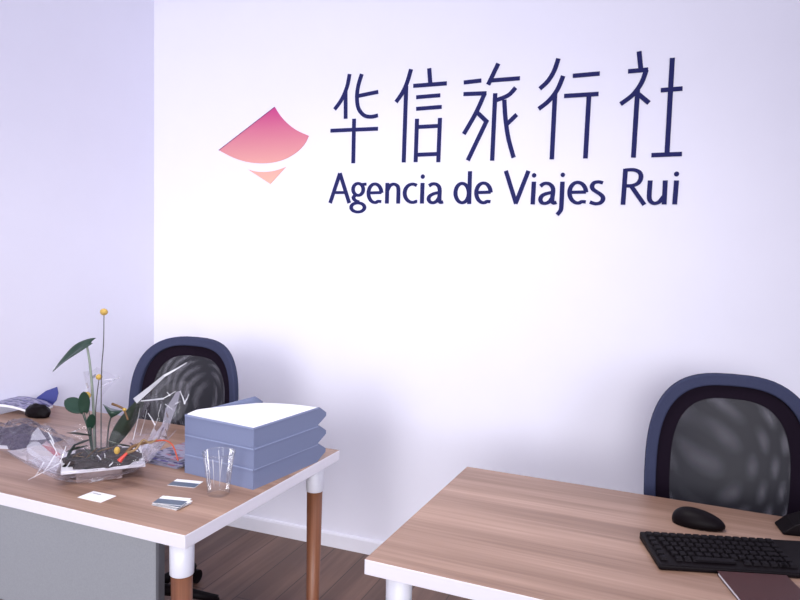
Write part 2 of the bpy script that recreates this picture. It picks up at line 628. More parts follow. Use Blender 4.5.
top_edge = [(p.x, p.y) for p in smooth_path([Vector((x, y, 0)) for x, y in [(408, 92), (440, 141), (482, 186), (532, 222), (595, 250)]])]
bot_edge = [(p.x, p.y) for p in smooth_path([Vector((x, y, 0)) for x, y in [(595, 250), (575, 290), (538, 332), (480, 370), (412, 393), (340, 400), (260, 393), (180, 368), (103, 328)]])]
up = wall_poly('upper_shape', top_edge + bot_edge[1:], M['logo'], logo)
bm = bmesh.new()
q = [rl(*p) for p in [(103, 328), (408, 92)]]
nrm = Vector((q[1].z - q[0].z, 0, -(q[1].x - q[0].x))).normalized() * 0.004
prism(bm, [(v.x, OFF - WALL_T - 0.0002, v.z) for v in (q[0], q[1], q[1] + nrm, q[0] + nrm)], (0, -0.0004, 0))
obj('outline', bm, M['logoedge'], up)
low = [(p.x, p.y) for p in smooth_path([Vector((x, y, 0)) for x, y in [(262, 433), (305, 444), (355, 447), (410, 440), (470, 420)]])]
wall_poly('lower_shape', low + [(385, 513)], M['logo'], logo)


# ------------------------------------------------------------------ desks
def make_desk(label, loc, rz, length, depth, panel):
    t = thing('office_desk', label, 'desk', (loc[0], loc[1], 0), rz, 'white edged desks with wooden legs')
    bm = bmesh.new()
    fs = box(bm, 0, 0, 0.704, length, depth, 0.74)
    bm.normal_update()
    for f in fs:
        f.material_index = 1
    for f in fs:
        if f.calc_center_median().z > 0.739:
            f.material_index = 0
    obj('tabletop', bm, [M['desk'], M['edge']], t, bevel=0.0015, seg=2)
    ins_x, ins_y = 0.062, 0.062
    for lx in (ins_x, length - ins_x):
        for ly in (ins_y, depth - ins_y):
            bm = bmesh.new()
            lathe(bm, [(0.019, 0.0), (0.020, 0.006), (0.0275, 0.606)], 28)
            lg = obj('leg', bm, M['leg'], t, (lx, ly, 0), smooth=False)
            for p in lg.data.polygons:
                p.use_smooth = len(p.vertices) == 4
            bm = bmesh.new()
            lathe(bm, [(0.0295, 0.604), (0.0305, 0.606), (0.0315, 0.704)], 28)
            cl = obj('collar', bm, M['white'], lg)
            for p in cl.data.polygons:
                p.use_smooth = len(p.vertices) == 4
    bm = bmesh.new()
    for (x0, y0, x1, y1) in ((0.10, 0.10, length - 0.10, 0.13), (0.10, depth - 0.13, length - 0.10, depth - 0.10)):
        box(bm, x0, y0, 0.672, x1, y1, 0.704)
    obj('under_rail', bm, M['strip'], t)
    if panel:
        x1 = length - 0.122
        p = obj('modesty_panel', boxm(0.10, 0.036, 0.40, x1, 0.052, 0.704), M['panel'], t, bevel=0.001)
        obj('edge_strip', boxm(x1 + 0.0002, 0.034, 0.398, x1 + 0.009, 0.056, 0.704), M['strip'], p)
    return t


D1 = Vector((-1.07151, -1.58238))
A1 = -0.02322
L1 = 1.43
ux = Vector((math.cos(A1), math.sin(A1)))
o1 = D1 - ux * L1
desk1 = make_desk('oak topped desk in the corner, holding the plant, grey boxes and cup', o1, A1, L1, 0.8055, True)
desk2 = make_desk('oak topped desk on the right, holding the keyboard and mouse', (-0.6216, -1.51353), -0.03431, 1.5, 0.76066, False)


# ------------------------------------------------------------------ office chairs
def back_outline(hw, z0, z1, inset, n=72):
    """closed arch outline of the back, inset from the outer edge; x right, z up"""
    out = []
    zc = (z0 + z1) / 2
    for k in range(n):
        a = 2 * math.pi * k / n
        c, s = math.cos(a), math.sin(a)
        e = 2 / 3.0 if s < 0 else 2 / 2.95
        x = (hw - inset) * math.copysign(abs(c) ** e, c)
        z = ((z1 - z0) / 2 - inset) * math.copysign(abs(s) ** e, s)
        x *= 1.0 - 0.05 * max(0, -s)
        out.append((x, zc + z))
    return out


def back_y(x, z):
    return -0.55 * x * x * 1.6 + 0.10 * (z - 0.75) + 0.0


def band(hw, z0, z1, i0, i1, y0, y1):
    bm = bmesh.new()
    A, B = back_outline(hw, z0, z1, i0), back_outline(hw, z0, z1, i1)
    rows = []
    for (ax, az), (bx, bz) in zip(A, B):
        rows.append([bm.verts.new((ax, back_y(ax, az) + y1, az)), bm.verts.new((ax, back_y(ax, az) + y0, az)),
                     bm.verts.new((bx, back_y(bx, bz) + y0, bz)), bm.verts.new((bx, back_y(bx, bz) + y1, bz))])
    n = len(rows)
    for i in range(n):
        a, b = rows[i], rows[(i + 1) % n]
        for j in range(4):
            bm.faces.new((a[j], a[(j + 1) % 4], b[(j + 1) % 4], b[j]))
    return bm


def net_sheet(hw, z0, z1, inset, dy, bulge):
    bm = bmesh.new()
    O = back_outline(hw, z0, z1, inset)
    rings = []
    zc = (z0 + z1) / 2
    for s in (1.0, 0.8, 0.6, 0.4, 0.2):
        rings.append([bm.verts.new((x * s, back_y(x * s, zc + (z - zc) * s) + dy + bulge * (1 - s * s), zc + (z - zc) * s)) for x, z in O])
    n = len(O)
    for a, b in zip(rings, rings[1:]):
        for i in range(n):
            bm.faces.new((a[i], a[(i + 1) % n], b[(i + 1) % n], b[i]))
    c = bm.verts.new((0, back_y(0, zc) + dy + bulge, zc))
    for i in range(n):
        bm.faces.new((rings[-1][i], rings[-1][(i + 1) % n], c))
    return bm


def make_chair(label, loc, rz, hw, z1):
    """the back stands at the origin, the sitter faces -y"""
    t = thing('office_chair', label, 'chair', (loc[0], loc[1], 0), rz, 'mesh backed office chairs')
    z0 = 0.44
    obj('backrest_frame', band(hw, z0, z1, 0.0, 0.036, -0.012, 0.020), M['frame'], t, smooth=False, bevel=0.006, seg=3)
    obj('inner_rim', band(hw, z0, z1, 0.036, 0.078, 0.004, 0.014), M['blackrim'], t, bevel=0.002)
    n1 = obj('backrest_mesh', net_sheet(hw, z0, z1, 0.076, 0.006, 0.004), M['net'], t, smooth=True)
    obj('mesh_lining', net_sheet(hw, z0, z1, 0.076, 0.012, 0.024), M['net2'], n1, smooth=True)
    bm = bmesh.new()
    tube(bm, smooth_path([(0, 0.034, 0.62), (0, 0.055, 0.54), (0, 0.045, 0.45), (0, -0.08, 0.415), (0, -0.2, 0.412)]), 0.022, 0.022, 10)
    obj('back_support', bm, M['black'], t, smooth=True)
    bm = bmesh.new()
    box(bm, -0.235, -0.47, 0.43, 0.235, -0.03, 0.49)
    obj('seat', bm, M['seat'], t, bevel=0.028, seg=4)
    bm = bmesh.new()
    lathe(bm, [(0.026, 0.07), (0.026, 0.26), (0.016, 0.262), (0.016, 0.40), (0.09, 0.405), (0.09, 0.43)], 20, (0, -0.24, 0))
    obj('gas_column', bm, M['black'], t)
    for k in range(5):
        a = math.radians(90 + 72 * k)
        dx, dy = math.cos(a), math.sin(a)
        bm = bmesh.new()
        tube(bm, [Vector((0.02 * dx, -0.24 + 0.02 * dy, 0.10)), Vector((0.15 * dx, -0.24 + 0.15 * dy, 0.09)), Vector((0.27 * dx, -0.24 + 0.27 * dy, 0.072))], 0.024, 0.015, 8)
        lg = obj('base_leg', bm, M['black'], t, smooth=True)
        bm = bmesh.new()
        px, py = 0.27 * dx, -0.24 + 0.27 * dy
        for sgn in (-1, 1):
            q = Matrix.Translation((px - dy * 0.013 * sgn, py + dx * 0.013 * sgn, 0.029)) @ Matrix.Rotation(a, 4, 'Z') @ Matrix.Rotation(math.pi / 2, 4, 'X')
            bmesh.ops.create_cone(bm, cap_ends=True, segments=16, radius1=0.0285, radius2=0.0285, depth=0.018, matrix=q)
        box(bm, px - 0.006, py - 0.006, 0.03, px + 0.006, py + 0.006, 0.075)
        obj('caster', bm, M['black'], lg)
    return t


make_chair('mesh backed office chair behind the corner desk, partly hidden by the plant and boxes', (-1.835, -0.60), 0.0, 0.264, 1.058)
make_chair('mesh backed office chair behind the right desk with the keyboard', (0.198, -0.55), 0.06, 0.250, 1.084)


# ------------------------------------------------------------------ three grey paper boxes and the paper in them
BX = Vector((-1.100, -1.245))
BA = -0.135
HB = 0.061
BW, BD = 0.277, 0.317


def paper_box(label, k, x_off):
    """front right corner at the origin, x runs left to right, y away"""
    t = thing('paper_box', label, 'box', (BX.x + x_off, BX.y, 0.74 + k * HB + 0.0003 * k), BA, 'blue grey boxes in the stack')
    T = 0.003
    obj('bottom_panel', boxm(-BW, 0, 0, 0, BD, T), M['box'], t)
    f = obj('front_panel', boxm(-BW, -0.0002, T, 0, T, HB), M['box'], t, bevel=0.0008)
    obj('folded_lip', boxm(-BW + 0.001, -0.0018, HB - 0.0042, -0.001, -0.0003, HB - 0.0008), M['boxlip'], f)
    prof = [(T + 0.0002, T), (BD, T), (BD + 0.044, 0.024), (BD + 0.044, 0.036), (BD + 0.004, HB), (T + 0.0002, HB)]
    for s in (0, 1):
        bm = bmesh.new()
        x = -BW if s == 0 else -T
        prism(bm, [(x, y, z) for y, z in prof], (T, 0, 0))
        p = obj('side_panel', bm, M['box'], t)
        xl = x - 0.0012 if s == 0 else x + T
        obj('folded_lip', boxm(xl, T, HB - 0.0042, xl + 0.0012, BD - 0.002, HB - 0.0008), M['boxlip'], p)
    if k < 2:
        obj('top_panel', boxm(-BW + T, T, HB - 0.003, -T, BD, HB - 0.0005), M['box'], t)
    return t


paper_box('blue grey cardboard box lying on the desk, bottom of the stack of three', 0, 0.0)
paper_box('blue grey cardboard box between the other two in the stack of three', 1, 0.0006)
paper_box('blue grey cardboard box filled with white paper, topmost of the stack of three', 2, 0.0)
t = thing('paper_ream', 'thick stack of white paper sheets filling the topmost grey box', 'paper', (BX.x, BX.y, 0.74 + 2 * HB + 0.0006), BA)
bm = bmesh.new()
NX, NY = 14, 16
g = [[None] * (NY + 1) for _ in range(NX + 1)]
for i in range(NX + 1):
    for j in range(NY + 1):
        x = -BW + 0.006 + (BW - 0.012) * i / NX
        y = 0.005 + (BD - 0.002) * j / NY
        u, v_ = i / NX, j / NY
        z = 0.0585 + 0.003 * math.sin(math.pi * u) + 0.013 * (1 - u) ** 1.5 * (1 - v_) ** 1.2 * min(1, v_ * 5 + 0.35) - 0.020 * (1 - u) ** 1.3 * v_ ** 1.4
        g[i][j] = bm.verts.new((x, y, z))
for i in range(NX):
    for j in range(NY):
        bm.faces.new((g[i][j], g[i + 1][j], g[i + 1][j + 1], g[i][j + 1]))
r = bmesh.ops.extrude_face_region(bm, geom=bm.faces[:])
for v in [e for e in r['geom'] if isinstance(e, bmesh.types.BMVert)]:
    v.co.z = 0.0036
obj('sheets', bm, M['paper'], t)

# ------------------------------------------------------------------ clear cup
cc = at_z(218.5, 494)
t = thing('plastic_cup', 'clear plastic cup standing in front of the grey boxes', 'cup', (cc.x, cc.y, 0.74))
bm = bmesh.new()
lathe(bm, [(0.030, 0.0), (0.0305, 0.002), (0.033, 0.03), (0.0385, 0.075), (0.0455, 0.121)], 40, cap1=False)
c = obj('cup_wall', bm, M['cup'], t, smooth=True)
bm = bmesh.new()
pts = [Vector((0.0460 * math.cos(k * math.pi / 20), 0.0460 * math.sin(k * math.pi / 20), 0.1215)) for k in range(41)]
tube(bm, pts, 0.0016, 0.0016, 8)
obj('rim', bm, M['cup'], t, smooth=True)
for k, a in enumerate((250, 262, 285, 310, 60, 120)):
    a = math.radians(a)
    bm = bmesh.new()
    tube(bm, [Vector(((r + 0.0006) * math.cos(a + 0.06 * i * (k % 2)), (r + 0.0006) * math.sin(a + 0.06 * i * (k % 2)), z)) for i, (r, z) in enumerate(((0.0335, 0.035), (0.0385, 0.075), (0.0445, 0.114)))], 0.0007, 0.0011, 6)
    obj('highlight_streak', bm, M['crease'], c, smooth=True)  # pale streak painting a reflection on the smooth cup wall


# ------------------------------------------------------------------ business cards
def card(label, c, rz, z, kind, group=None):
    t = thing('business_card', label, 'card', (c.x, c.y, z), rz, group)
    s = obj('card_stock', boxm(-0.0425, -0.0275, 0, 0.0425, 0.0275, 0.0011), M['paper'], t)
    if kind == 'slate':
        obj('printed_band', boxm(-0.0424, -0.0274, 0.00112, 0.0424, 0.006, 0.00118), M['slate'], s)
    else:
        obj('printed_line', boxm(-0.030, 0.013, 0.00112, 0.0, 0.017, 0.00118), M['greyink'], s)
    return t


def ang(a, b):
    v = at_z(*b, 0.742) - at_z(*a, 0.742)
    return math.atan2(v.y, v.x)


card('single white business card lying face up near the front edge of the desk', at_z(97, 497), ang((84, 494.3), (109, 499.8)), 0.7402, 'white')
card('white and slate business card lying alone beside the grey boxes', at_z(185.5, 483.6), ang((166.3, 485.4), (196, 488.4)), 0.7402, 'slate')
pc = at_z(171.5, 504.5)
names = ['bottom', 'second', 'third', 'fourth', 'fifth', 'top']
GR = 'business cards piled near the desk corner'
random.seed(3)
for k in range(6):
    off = Vector((random.uniform(-0.004, 0.004) + 0.002 * k * 0.4, random.uniform(-0.003, 0.003), 0))
    lab = {0: 'slate and white business card at the bottom of the small pile', 5: 'slate and white business card on top of the small pile, askew'}.get(k)
    if lab is None:
        lab = 'slate and white business card inside the small pile of cards'
    card(lab, pc + off, ang((149, 507.6), (177.6, 513.8)) + (0.22 if k == 5 else random.uniform(-0.05, 0.05)), 0.7402 + k * 0.00195, 'slate', GR)

# ------------------------------------------------------------------ potted arrangement wrapped in cellophane
RA = math.radians(46)
FN = Vector((math.sin(RA), -math.cos(RA), 0))
PBv = at_z(104, 467.5, 0.785) - FN * 0.105
PB = Vector((PBv.x, PBv.y))
FOOT = (at_z(100, 481, 0.74) - PBv).to_2d().dot(FN.to_2d())
arr = thing('flower_arrangement', 'potted plant arrangement with yellow ball flowers wrapped in clear cellophane', 'plant', (PB.x, PB.y, 0.74))


def loc(v):
    return Vector(v) - Vector((PB.x, PB.y, 0.74))


def rotbox(x0, y0, z0, x1, y1, z1):
    bm = boxm(x0, y0, z0, x1, y1, z1)
    bmesh.ops.rotate(bm, verts=bm.verts[:], cent=(0, 0, 0), matrix=Matrix.Rotation(RA, 3, 'Z'))
    return bm


obj('foot', rotbox(-0.075, -FOOT, 0.0003, 0.052, 0.075, 0.034), M['footm'], arr, bevel=0.004)
bm = bmesh.new()
for (x0, y0, x1, y1, z0, z1) in ((-0.115, -0.105, 0.115, 0.105, 0.0345, 0.040), (-0.115, -0.105, 0.115, -0.102, 0.040, 0.044), (-0.115, 0.102, 0.115, 0.105, 0.040, 0.044),
                                 (-0.115, -0.102, -0.112, 0.102, 0.040, 0.044), (0.112, -0.102, 0.115, 0.102, 0.040, 0.044)):
    box(bm, x0, y0, z0, x1, y1, z1)
bmesh.ops.rotate(bm, verts=bm.verts[:], cent=(0, 0, 0), matrix=Matrix.Rotation(RA, 3, 'Z'))
obj('dish', bm, M['tray'], arr, bevel=0.0015)
bm = bmesh.new()
bmesh.ops.create_icosphere(bm, subdivisions=4, radius=1)
for v in bm.verts:
    n = noise.noise(v.co * 3.1) * 0.25 + noise.noise(v.co * 9) * 0.15
    qx, qy = v.co.x, v.co.y
    v.co = Vector((qx * math.cos(RA) * 0.108 - qy * math.sin(RA) * 0.098, qx * math.sin(RA) * 0.108 + qy * math.cos(RA) * 0.098, max(v.co.z, -0.05) * 0.022)) * (1 + n)
    v.co.z = max(v.co.z, 0.0) + 0.0405
obj('moss', bm, M['moss'], arr)


def stem(px_pts, ys, r0, r1, mat, parent=None, name='stem'):
    P = [loc(at_y(x, y, yy)) for (x, y), yy in zip(px_pts, ys)]
    bm = bmesh.new()
    tube(bm, smooth_path(P), r0, r1, 8)
    return obj(name, bm, mat, parent or arr, smooth=True)


def leaf(base, tip, side, w, mat, fold=0.25, droop=0.0, heart=0.0, hook=0.0, pk=0.90, name='leaf', parent=None):
    """blade from base to tip; side = half-width direction"""
    base, tip, side = Vector(base), Vector(tip), Vector(side).normalized()
    ax = tip - base
    ln = ax.length
    nrm = ax.normalized().cross(side).normalized()
    if nrm.z < 0:
        nrm = -nrm
    bm = bmesh.new()
    n, m = 14, 4
    grid = []
    for i in range(n + 1):
        u = i / n
        prof = max(0.02, max(0.0, math.sin(math.pi * (0.06 + 0.94 * u) ** pk)) ** 0.55)
        row = []
        for j in range(-m, m + 1):
            s = j / m
            p = base + ax * u + side * (w * prof * s) + nrm * (fold * w * abs(s) * prof - droop * ln * u * u)
            if heart:
                p -= ax * heart * (abs(s) ** 1.5) * max(0, 1 - u * 2.5)
            p.z -= hook * u ** 2.0
            p += nrm * 0.03 * w * math.sin(9 * u + 3 * s)
            row.append(bm.verts.new(p))
        grid.append(row)
    for i in range(n):
        for j in range(2 * m):
            bm.faces.new((grid[i][j], grid[i + 1][j], grid[i + 1][j + 1], grid[i][j + 1]))
    o = obj(name, bm, mat, parent or arr, smooth=True)
    md = o.modifiers.new('thick', 'SOLIDIFY')
    md.thickness = 0.0008
    return o


Y0 = PB.y + 0.0
P = lambda x, y, yy=Y0: loc(at_y(x, y, yy))
# large drooping leaf on a tall pale stalk
lf = leaf(P(91, 342.5), P(53, 360), (0.38, 0.35, 0.85), 0.033, M['leaf'], fold=0.20, hook=0.034, heart=0.10, pk=1.25)
stem([(87, 346), (90, 365), (93, 400), (95, 453)], [Y0] * 4, 0.0032, 0.0042, M['stem'], lf)
# yellow ball flowers on thin stalks
for (bx, by, r, path) in ((104, 312, 0.0112, [(104, 315), (103.5, 345), (101.5, 375), (101, 453)]),
                          (99, 377, 0.0095, [(99, 379), (97, 395), (95.5, 415), (96, 453)]),
                          (87, 395.5, 0.0120, [(87.5, 398), (89, 412), (91, 425), (93, 453)])):
    yy = Y0 - 0.02
    bm = bmesh.new()
    ball(bm, P(bx, by, yy), r, 1, 1, 0.92)
    for v in bm.verts:
        c0 = P(bx, by, yy)
        v.co = c0 + (v.co - c0) * (1 + 0.10 * noise.noise(v.co * 700))
    fb = obj('ball_flower', bm, M['yellow'], arr)
    stem(path, [yy] * 4, 0.0013, 0.0018, M['stemd'], fb)
camdir = (CAM - Vector((PB.x, PB.y, 0.9))).normalized()
sx_ = Vector((RT.x, RT.y, RT.z))
for (b, tp, w_, path, mt) in (((81.5, 409), (64, 400), 0.023, [(81, 409), (84, 418), (88, 430), (92, 453)], 'leaf'),
                              ((84, 412), (84, 391), 0.017, [(84, 412), (86, 420), (90, 432), (92, 453)], 'leaf'),
                              ((90, 427), (92.5, 413.5), 0.013, [(90, 427), (91, 434), (93, 453)], 'leaf')):
    b3, t3 = P(*b, Y0 - 0.03), P(*tp, Y0 - 0.035)
    sd = (t3 - b3).cross(Vector(camdir)).normalized()
    lo = leaf(b3, t3, sd, w_, M[mt], fold=0.12, droop=0.05, heart=0.12)
    stem(path, [Y0 - 0.03] * len(path), 0.0016, 0.002, M['leaf'], lo)
b3, t3 = P(122, 409.5), P(102.5, 404)
bm = bmesh.new()
a = [P(102.8, 404, Y0 - 0.01), P(110.5, 408.2, Y0 + 0.015), P(123, 410.5, Y0), P(118, 414.5, Y0 - 0.02), P(111, 418.3, Y0 - 0.03), P(107, 412, Y0 - 0.03)]
vs = [bm.verts.new(p) for p in a]
c0 = bm.verts.new(P(111, 412, Y0 - 0.035))
for i in range(6):
    bm.faces.new((vs[i], vs[(i + 1) % 6], c0))
bmesh.ops.subdivide_edges(bm, edges=bm.edges[:], cuts=2, use_grid_fill=True)
lo = obj('leaf', bm, M['leaf'], arr, smooth=True)
md = lo.modifiers.new('thick', 'SOLIDIFY')
md.thickness = 0.001
stem([(111, 417), (108.5, 428), (106.5, 453)], [Y0 - 0.02] * 3, 0.0022, 0.0026, M['stemd'], lo)
lo = leaf(P(114, 446, Y0 - 0.02), P(141.5, 397, Y0 + 0.01), (0.75, 0.62, 0.28), 0.034, M['leafdark'], fold=0.35, droop=0.02)
bm = bmesh.new()
tube(bm, smooth_path([P(112.5, 404, Y0 - 0.02), P(119, 406.5, Y0 - 0.03), P(124, 410, Y0 - 0.03), P(128, 420, Y0 - 0.03)]), 0.0042, 0.0026, 8)
tw = obj('twig', bm, M['brown'], arr, smooth=True)
bm = bmesh.new()
ball(bm, P(124.5, 409.5, Y0 - 0.04), 0.006, 1, 1, 0.8)
obj('bud', bm, M['yellow'], tw)
# small bright fruits lying on the dish
bm = bmesh.new()
ball(bm, P(117, 450.5, Y0 - 0.105), 0.0105, 0.8, 0.8, 1.05)
obj('yellow_fruit', bm, M['yellow'], arr, smooth=True)
bm = bmesh.new()
tube(bm, smooth_path([P(119.5, 461, Y0 - 0.115), P(122.5, 457.5, Y0 - 0.11), P(128, 452.5, Y0 - 0.10)]), 0.0075, 0.003, 10)
obj('red_pepper', bm, M['red'], arr, smooth=True)
# dried twist that arches to the right, brown then orange
bm = bmesh.new()
tube(bm, smooth_path([P(124, 456, Y0 - 0.10), P(132, 447, Y0 - 0.08), P(142, 443.5, Y0 - 0.07), P(153, 441.5, Y0 - 0.06)]), 0.005, 0.004, 8)
obj('twig', bm, M['brown'], arr, smooth=True)
bm = bmesh.new()
tube(bm, smooth_path([P(127, 453, Y0 - 0.10), P(136, 449, Y0 - 0.10), P(143, 440, Y0 - 0.08), P(150, 443, Y0 - 0.07), P(157, 439, Y0 - 0.06)]), 0.004, 0.002, 8)
obj('twig', bm, M['tan'], arr, smooth=True)
bm = bmesh.new()
tube(bm, smooth_path([P(152, 441.5, Y0 - 0.06), P(165, 440.5, Y0 - 0.05), P(173, 446, Y0 - 0.05), P(178.2, 461, Y0 - 0.05)]), 0.0026, 0.0020, 8)
obj('orange_cord', bm, M['orange'], arr, smooth=True)

# cellophane: a crumpled collar gathered under the dish, flaring up and out
random.seed(11)


def collar(seed, r_in, prof, tmin=0, tmax=360, nt=44, nr=8, crease=1.0):
    bm = bmesh.new()
    rows = []
    for i in range(nt + 1):
        th = math.radians(tmin + (tmax - tmin) * i / nt)
        R1, H = prof(math.degrees(th))
        row = []
        for j in range(nr + 1):
            u = j / nr
            rad = r_in + (R1 - r_in) * (u ** 0.8)
            z = 0.012 + H * (u ** 1.35)
            q = Vector((math.cos(th) * 2.2, math.sin(th) * 2.2, u * 1.3 + seed))
            f = abs(noise.noise(q * 1.7)) * 0.055 + abs(noise.noise(q * 4.1)) * 0.030 + noise.noise(q * 9) * 0.012
            f *= crease * (0.25 + u)
            rad += f * (1.1 - 0.3 * u)
            z += f * 0.6 - 0.02 * crease * u
            row.append(bm.verts.new((rad * math.cos(th), rad * math.sin(th), max(z, 0.002))))
        rows.append(row)
    for a, b in zip(rows, rows[1:]):
        for j in range(nr):
            bm.faces.new((a[j], a[j + 1], b[j + 1], b[j]))
    bmesh.ops.triangulate(bm, faces=bm.faces[:])
    return bm


def bump_(x, c, w_):
    d_ = (x - c + 180) % 360 - 180
    return math.exp(-(d_ / w_) ** 2)


wrap = obj('cellophane_wrap', collar(1.3, 0.085, lambda a: (0.17 + 0.05 * bump_(a, 190, 35) + 0.035 * bump_(a, 20, 25), 0.045 + 0.19 * bump_(a, 35, 26) + 0.07 * bump_(a, 185, 40) + 0.05 * bump_(a, 110, 40))), M['film'], arr)
obj('cellophane_fold', collar(5.7, 0.10, lambda a: (0.16 + 0.09 * bump_(a, 205, 22) + 0.02 * bump_(a, 300, 30), 0.035 + 0.12 * bump_(a, 15, 30) + 0.035 * bump_(a, 200, 30)), crease=1.3), M['film'], wrap)
# the pointed corners of the sheet standing up
def shard(pts, cuts, amp, seed):
    bm = bmesh.new()
    vs_ = [bm.verts.new(p) for p in pts]
    bm.faces.new(vs_)
    bmesh.ops.triangulate(bm, faces=bm.faces[:])
    bmesh.ops.subdivide_edges(bm, edges=bm.edges[:], cuts=cuts, use_grid_fill=True)
    bmesh.ops.triangulate(bm, faces=bm.faces[:])
    for v in bm.verts:
        v.co += Vector((noise.noise(v.co * 22 + Vector((seed, 0, 0))), noise.noise(v.co * 22 + Vector((0, seed, 0))), noise.noise(v.co * 30 + Vector((0, 0, seed))))) * amp
    return obj('cellophane_corner', bm, M['film'], wrap)


shard([P(128, 436, Y0), P(137, 398, Y0), P(155, 385, Y0 - 0.02), P(187, 362.5, Y0 + 0.01), P(160, 390, Y0 - 0.04), P(143, 415, Y0 - 0.06)], 5, 0.007, 1)
shard([P(132, 445, Y0 - 0.02), P(145, 395, Y0 - 0.02), P(166, 384, Y0 - 0.03), P(187, 383, Y0), P(189, 405, Y0 + 0.02), P(160, 440, Y0 - 0.02)], 7, 0.016, 4)
shard([P(88, 400, Y0 + 0.05), P(84, 372, Y0 + 0.06), P(97, 367, Y0 + 0.05), P(119, 378, Y0 + 0.06), P(108, 388, Y0 + 0.05), P(98, 405, Y0 + 0.04)], 4, 0.006, 8)

shard([P(62, 470, Y0 - 0.10), P(60, 440, Y0 - 0.05), P(88, 428, Y0 - 0.03), P(118, 432, Y0 - 0.05), P(146, 444, Y0 - 0.05), P(144, 463, Y0 - 0.07), P(112, 469, Y0 - 0.12), P(85, 473, Y0 - 0.13)], 7, 0.012, 12)


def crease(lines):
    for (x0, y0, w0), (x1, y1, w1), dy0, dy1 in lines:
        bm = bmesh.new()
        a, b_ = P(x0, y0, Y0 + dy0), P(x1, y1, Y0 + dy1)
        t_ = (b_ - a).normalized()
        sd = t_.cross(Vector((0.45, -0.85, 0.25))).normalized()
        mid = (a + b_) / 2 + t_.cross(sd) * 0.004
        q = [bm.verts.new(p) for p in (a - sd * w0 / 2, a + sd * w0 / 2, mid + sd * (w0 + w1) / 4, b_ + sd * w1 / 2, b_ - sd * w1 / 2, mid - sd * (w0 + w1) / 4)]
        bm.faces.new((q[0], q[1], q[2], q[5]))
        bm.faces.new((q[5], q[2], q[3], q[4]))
        obj('film_highlight', bm, M['crease'], wrap)  # whitish strip along a fold, painting its bright highlight


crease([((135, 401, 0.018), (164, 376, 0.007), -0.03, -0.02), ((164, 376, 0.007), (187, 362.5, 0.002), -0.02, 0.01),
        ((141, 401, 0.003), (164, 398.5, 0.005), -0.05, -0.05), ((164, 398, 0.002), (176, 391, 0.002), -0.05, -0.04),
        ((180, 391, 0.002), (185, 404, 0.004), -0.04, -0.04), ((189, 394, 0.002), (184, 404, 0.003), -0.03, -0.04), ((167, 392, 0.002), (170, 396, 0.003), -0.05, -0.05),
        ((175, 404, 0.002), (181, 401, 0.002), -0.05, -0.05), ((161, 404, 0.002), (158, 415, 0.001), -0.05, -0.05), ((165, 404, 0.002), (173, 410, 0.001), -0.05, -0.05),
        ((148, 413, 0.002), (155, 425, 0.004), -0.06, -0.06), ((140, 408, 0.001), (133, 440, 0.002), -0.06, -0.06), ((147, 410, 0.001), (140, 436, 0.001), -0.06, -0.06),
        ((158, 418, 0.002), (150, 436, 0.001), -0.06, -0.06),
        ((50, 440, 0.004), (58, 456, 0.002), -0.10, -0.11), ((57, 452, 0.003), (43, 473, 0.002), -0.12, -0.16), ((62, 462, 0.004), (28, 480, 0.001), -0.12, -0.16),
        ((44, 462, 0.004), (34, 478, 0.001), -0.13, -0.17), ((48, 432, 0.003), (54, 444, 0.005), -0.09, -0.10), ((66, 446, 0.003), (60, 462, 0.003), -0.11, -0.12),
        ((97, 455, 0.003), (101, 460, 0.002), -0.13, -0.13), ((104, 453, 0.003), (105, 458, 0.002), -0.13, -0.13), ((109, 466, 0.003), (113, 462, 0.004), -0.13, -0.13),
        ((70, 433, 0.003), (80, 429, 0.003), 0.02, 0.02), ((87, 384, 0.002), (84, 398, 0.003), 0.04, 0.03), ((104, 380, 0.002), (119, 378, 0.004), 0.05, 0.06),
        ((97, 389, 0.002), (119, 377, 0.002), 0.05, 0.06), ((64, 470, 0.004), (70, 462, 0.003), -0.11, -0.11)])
for (b, tp, w_, mt) in (((92, 436), (66, 433), 0.016, 'leafdark'), ((88, 446), (66, 452), 0.014, 'leafdark'), ((98, 448), (84, 462), 0.010, 'brown'),
                        ((112, 444), (136, 448), 0.012, 'leafdark'), ((76, 444), (66, 462), 0.014, 'dusk'), ((90, 440), (74, 446), 0.013, 'dusk'), ((96, 456), (78, 464), 0.012, 'dusk'),
                        ((108, 450), (98, 462), 0.013, 'purple'), ((122, 440), (112, 452), 0.012, 'dusk'), ((130, 443), (140, 452), 0.012, 'purple'), ((126, 454), (138, 458), 0.011, 'dusk'),
                        ((72, 456), (84, 457), 0.007, 'tan'), ((98, 452), (114, 447), 0.006, 'tan'), ((108, 441), (122, 446), 0.007, 'stem'), ((84, 448), (94, 460), 0.012, 'leafdark'), ((104, 458), (118, 464), 0.010, 'leafdark'), ((84, 452), (72, 458), 0.008, 'brown'), ((104, 452), (116, 446), 0.008, 'brown')):
    leaf(P(*b, Y0 - 0.06), P(*tp, Y0 - 0.07), (0.4, -0.7, 0.3), w_, M[mt], fold=0.3)

# ------------------------------------------------------------------ other things on the corner desk
def sheet_stack(name, label, cat, c, rz, sx, sy, h, mat_top, group=None, z=0.7403):
    t = thing(name, label, cat, (c[0], c[1], z), rz, group)
    obj('pages', boxm(-sx / 2 + 0.001, -sy / 2 + 0.001, 0, sx / 2 - 0.001, sy / 2 - 0.001, h), M['pulp'], t)
    obj('cover', boxm(-sx / 2, -sy / 2, h + 0.0001, sx / 2, sy / 2, h + 0.0008), mat_top, t)
    return t


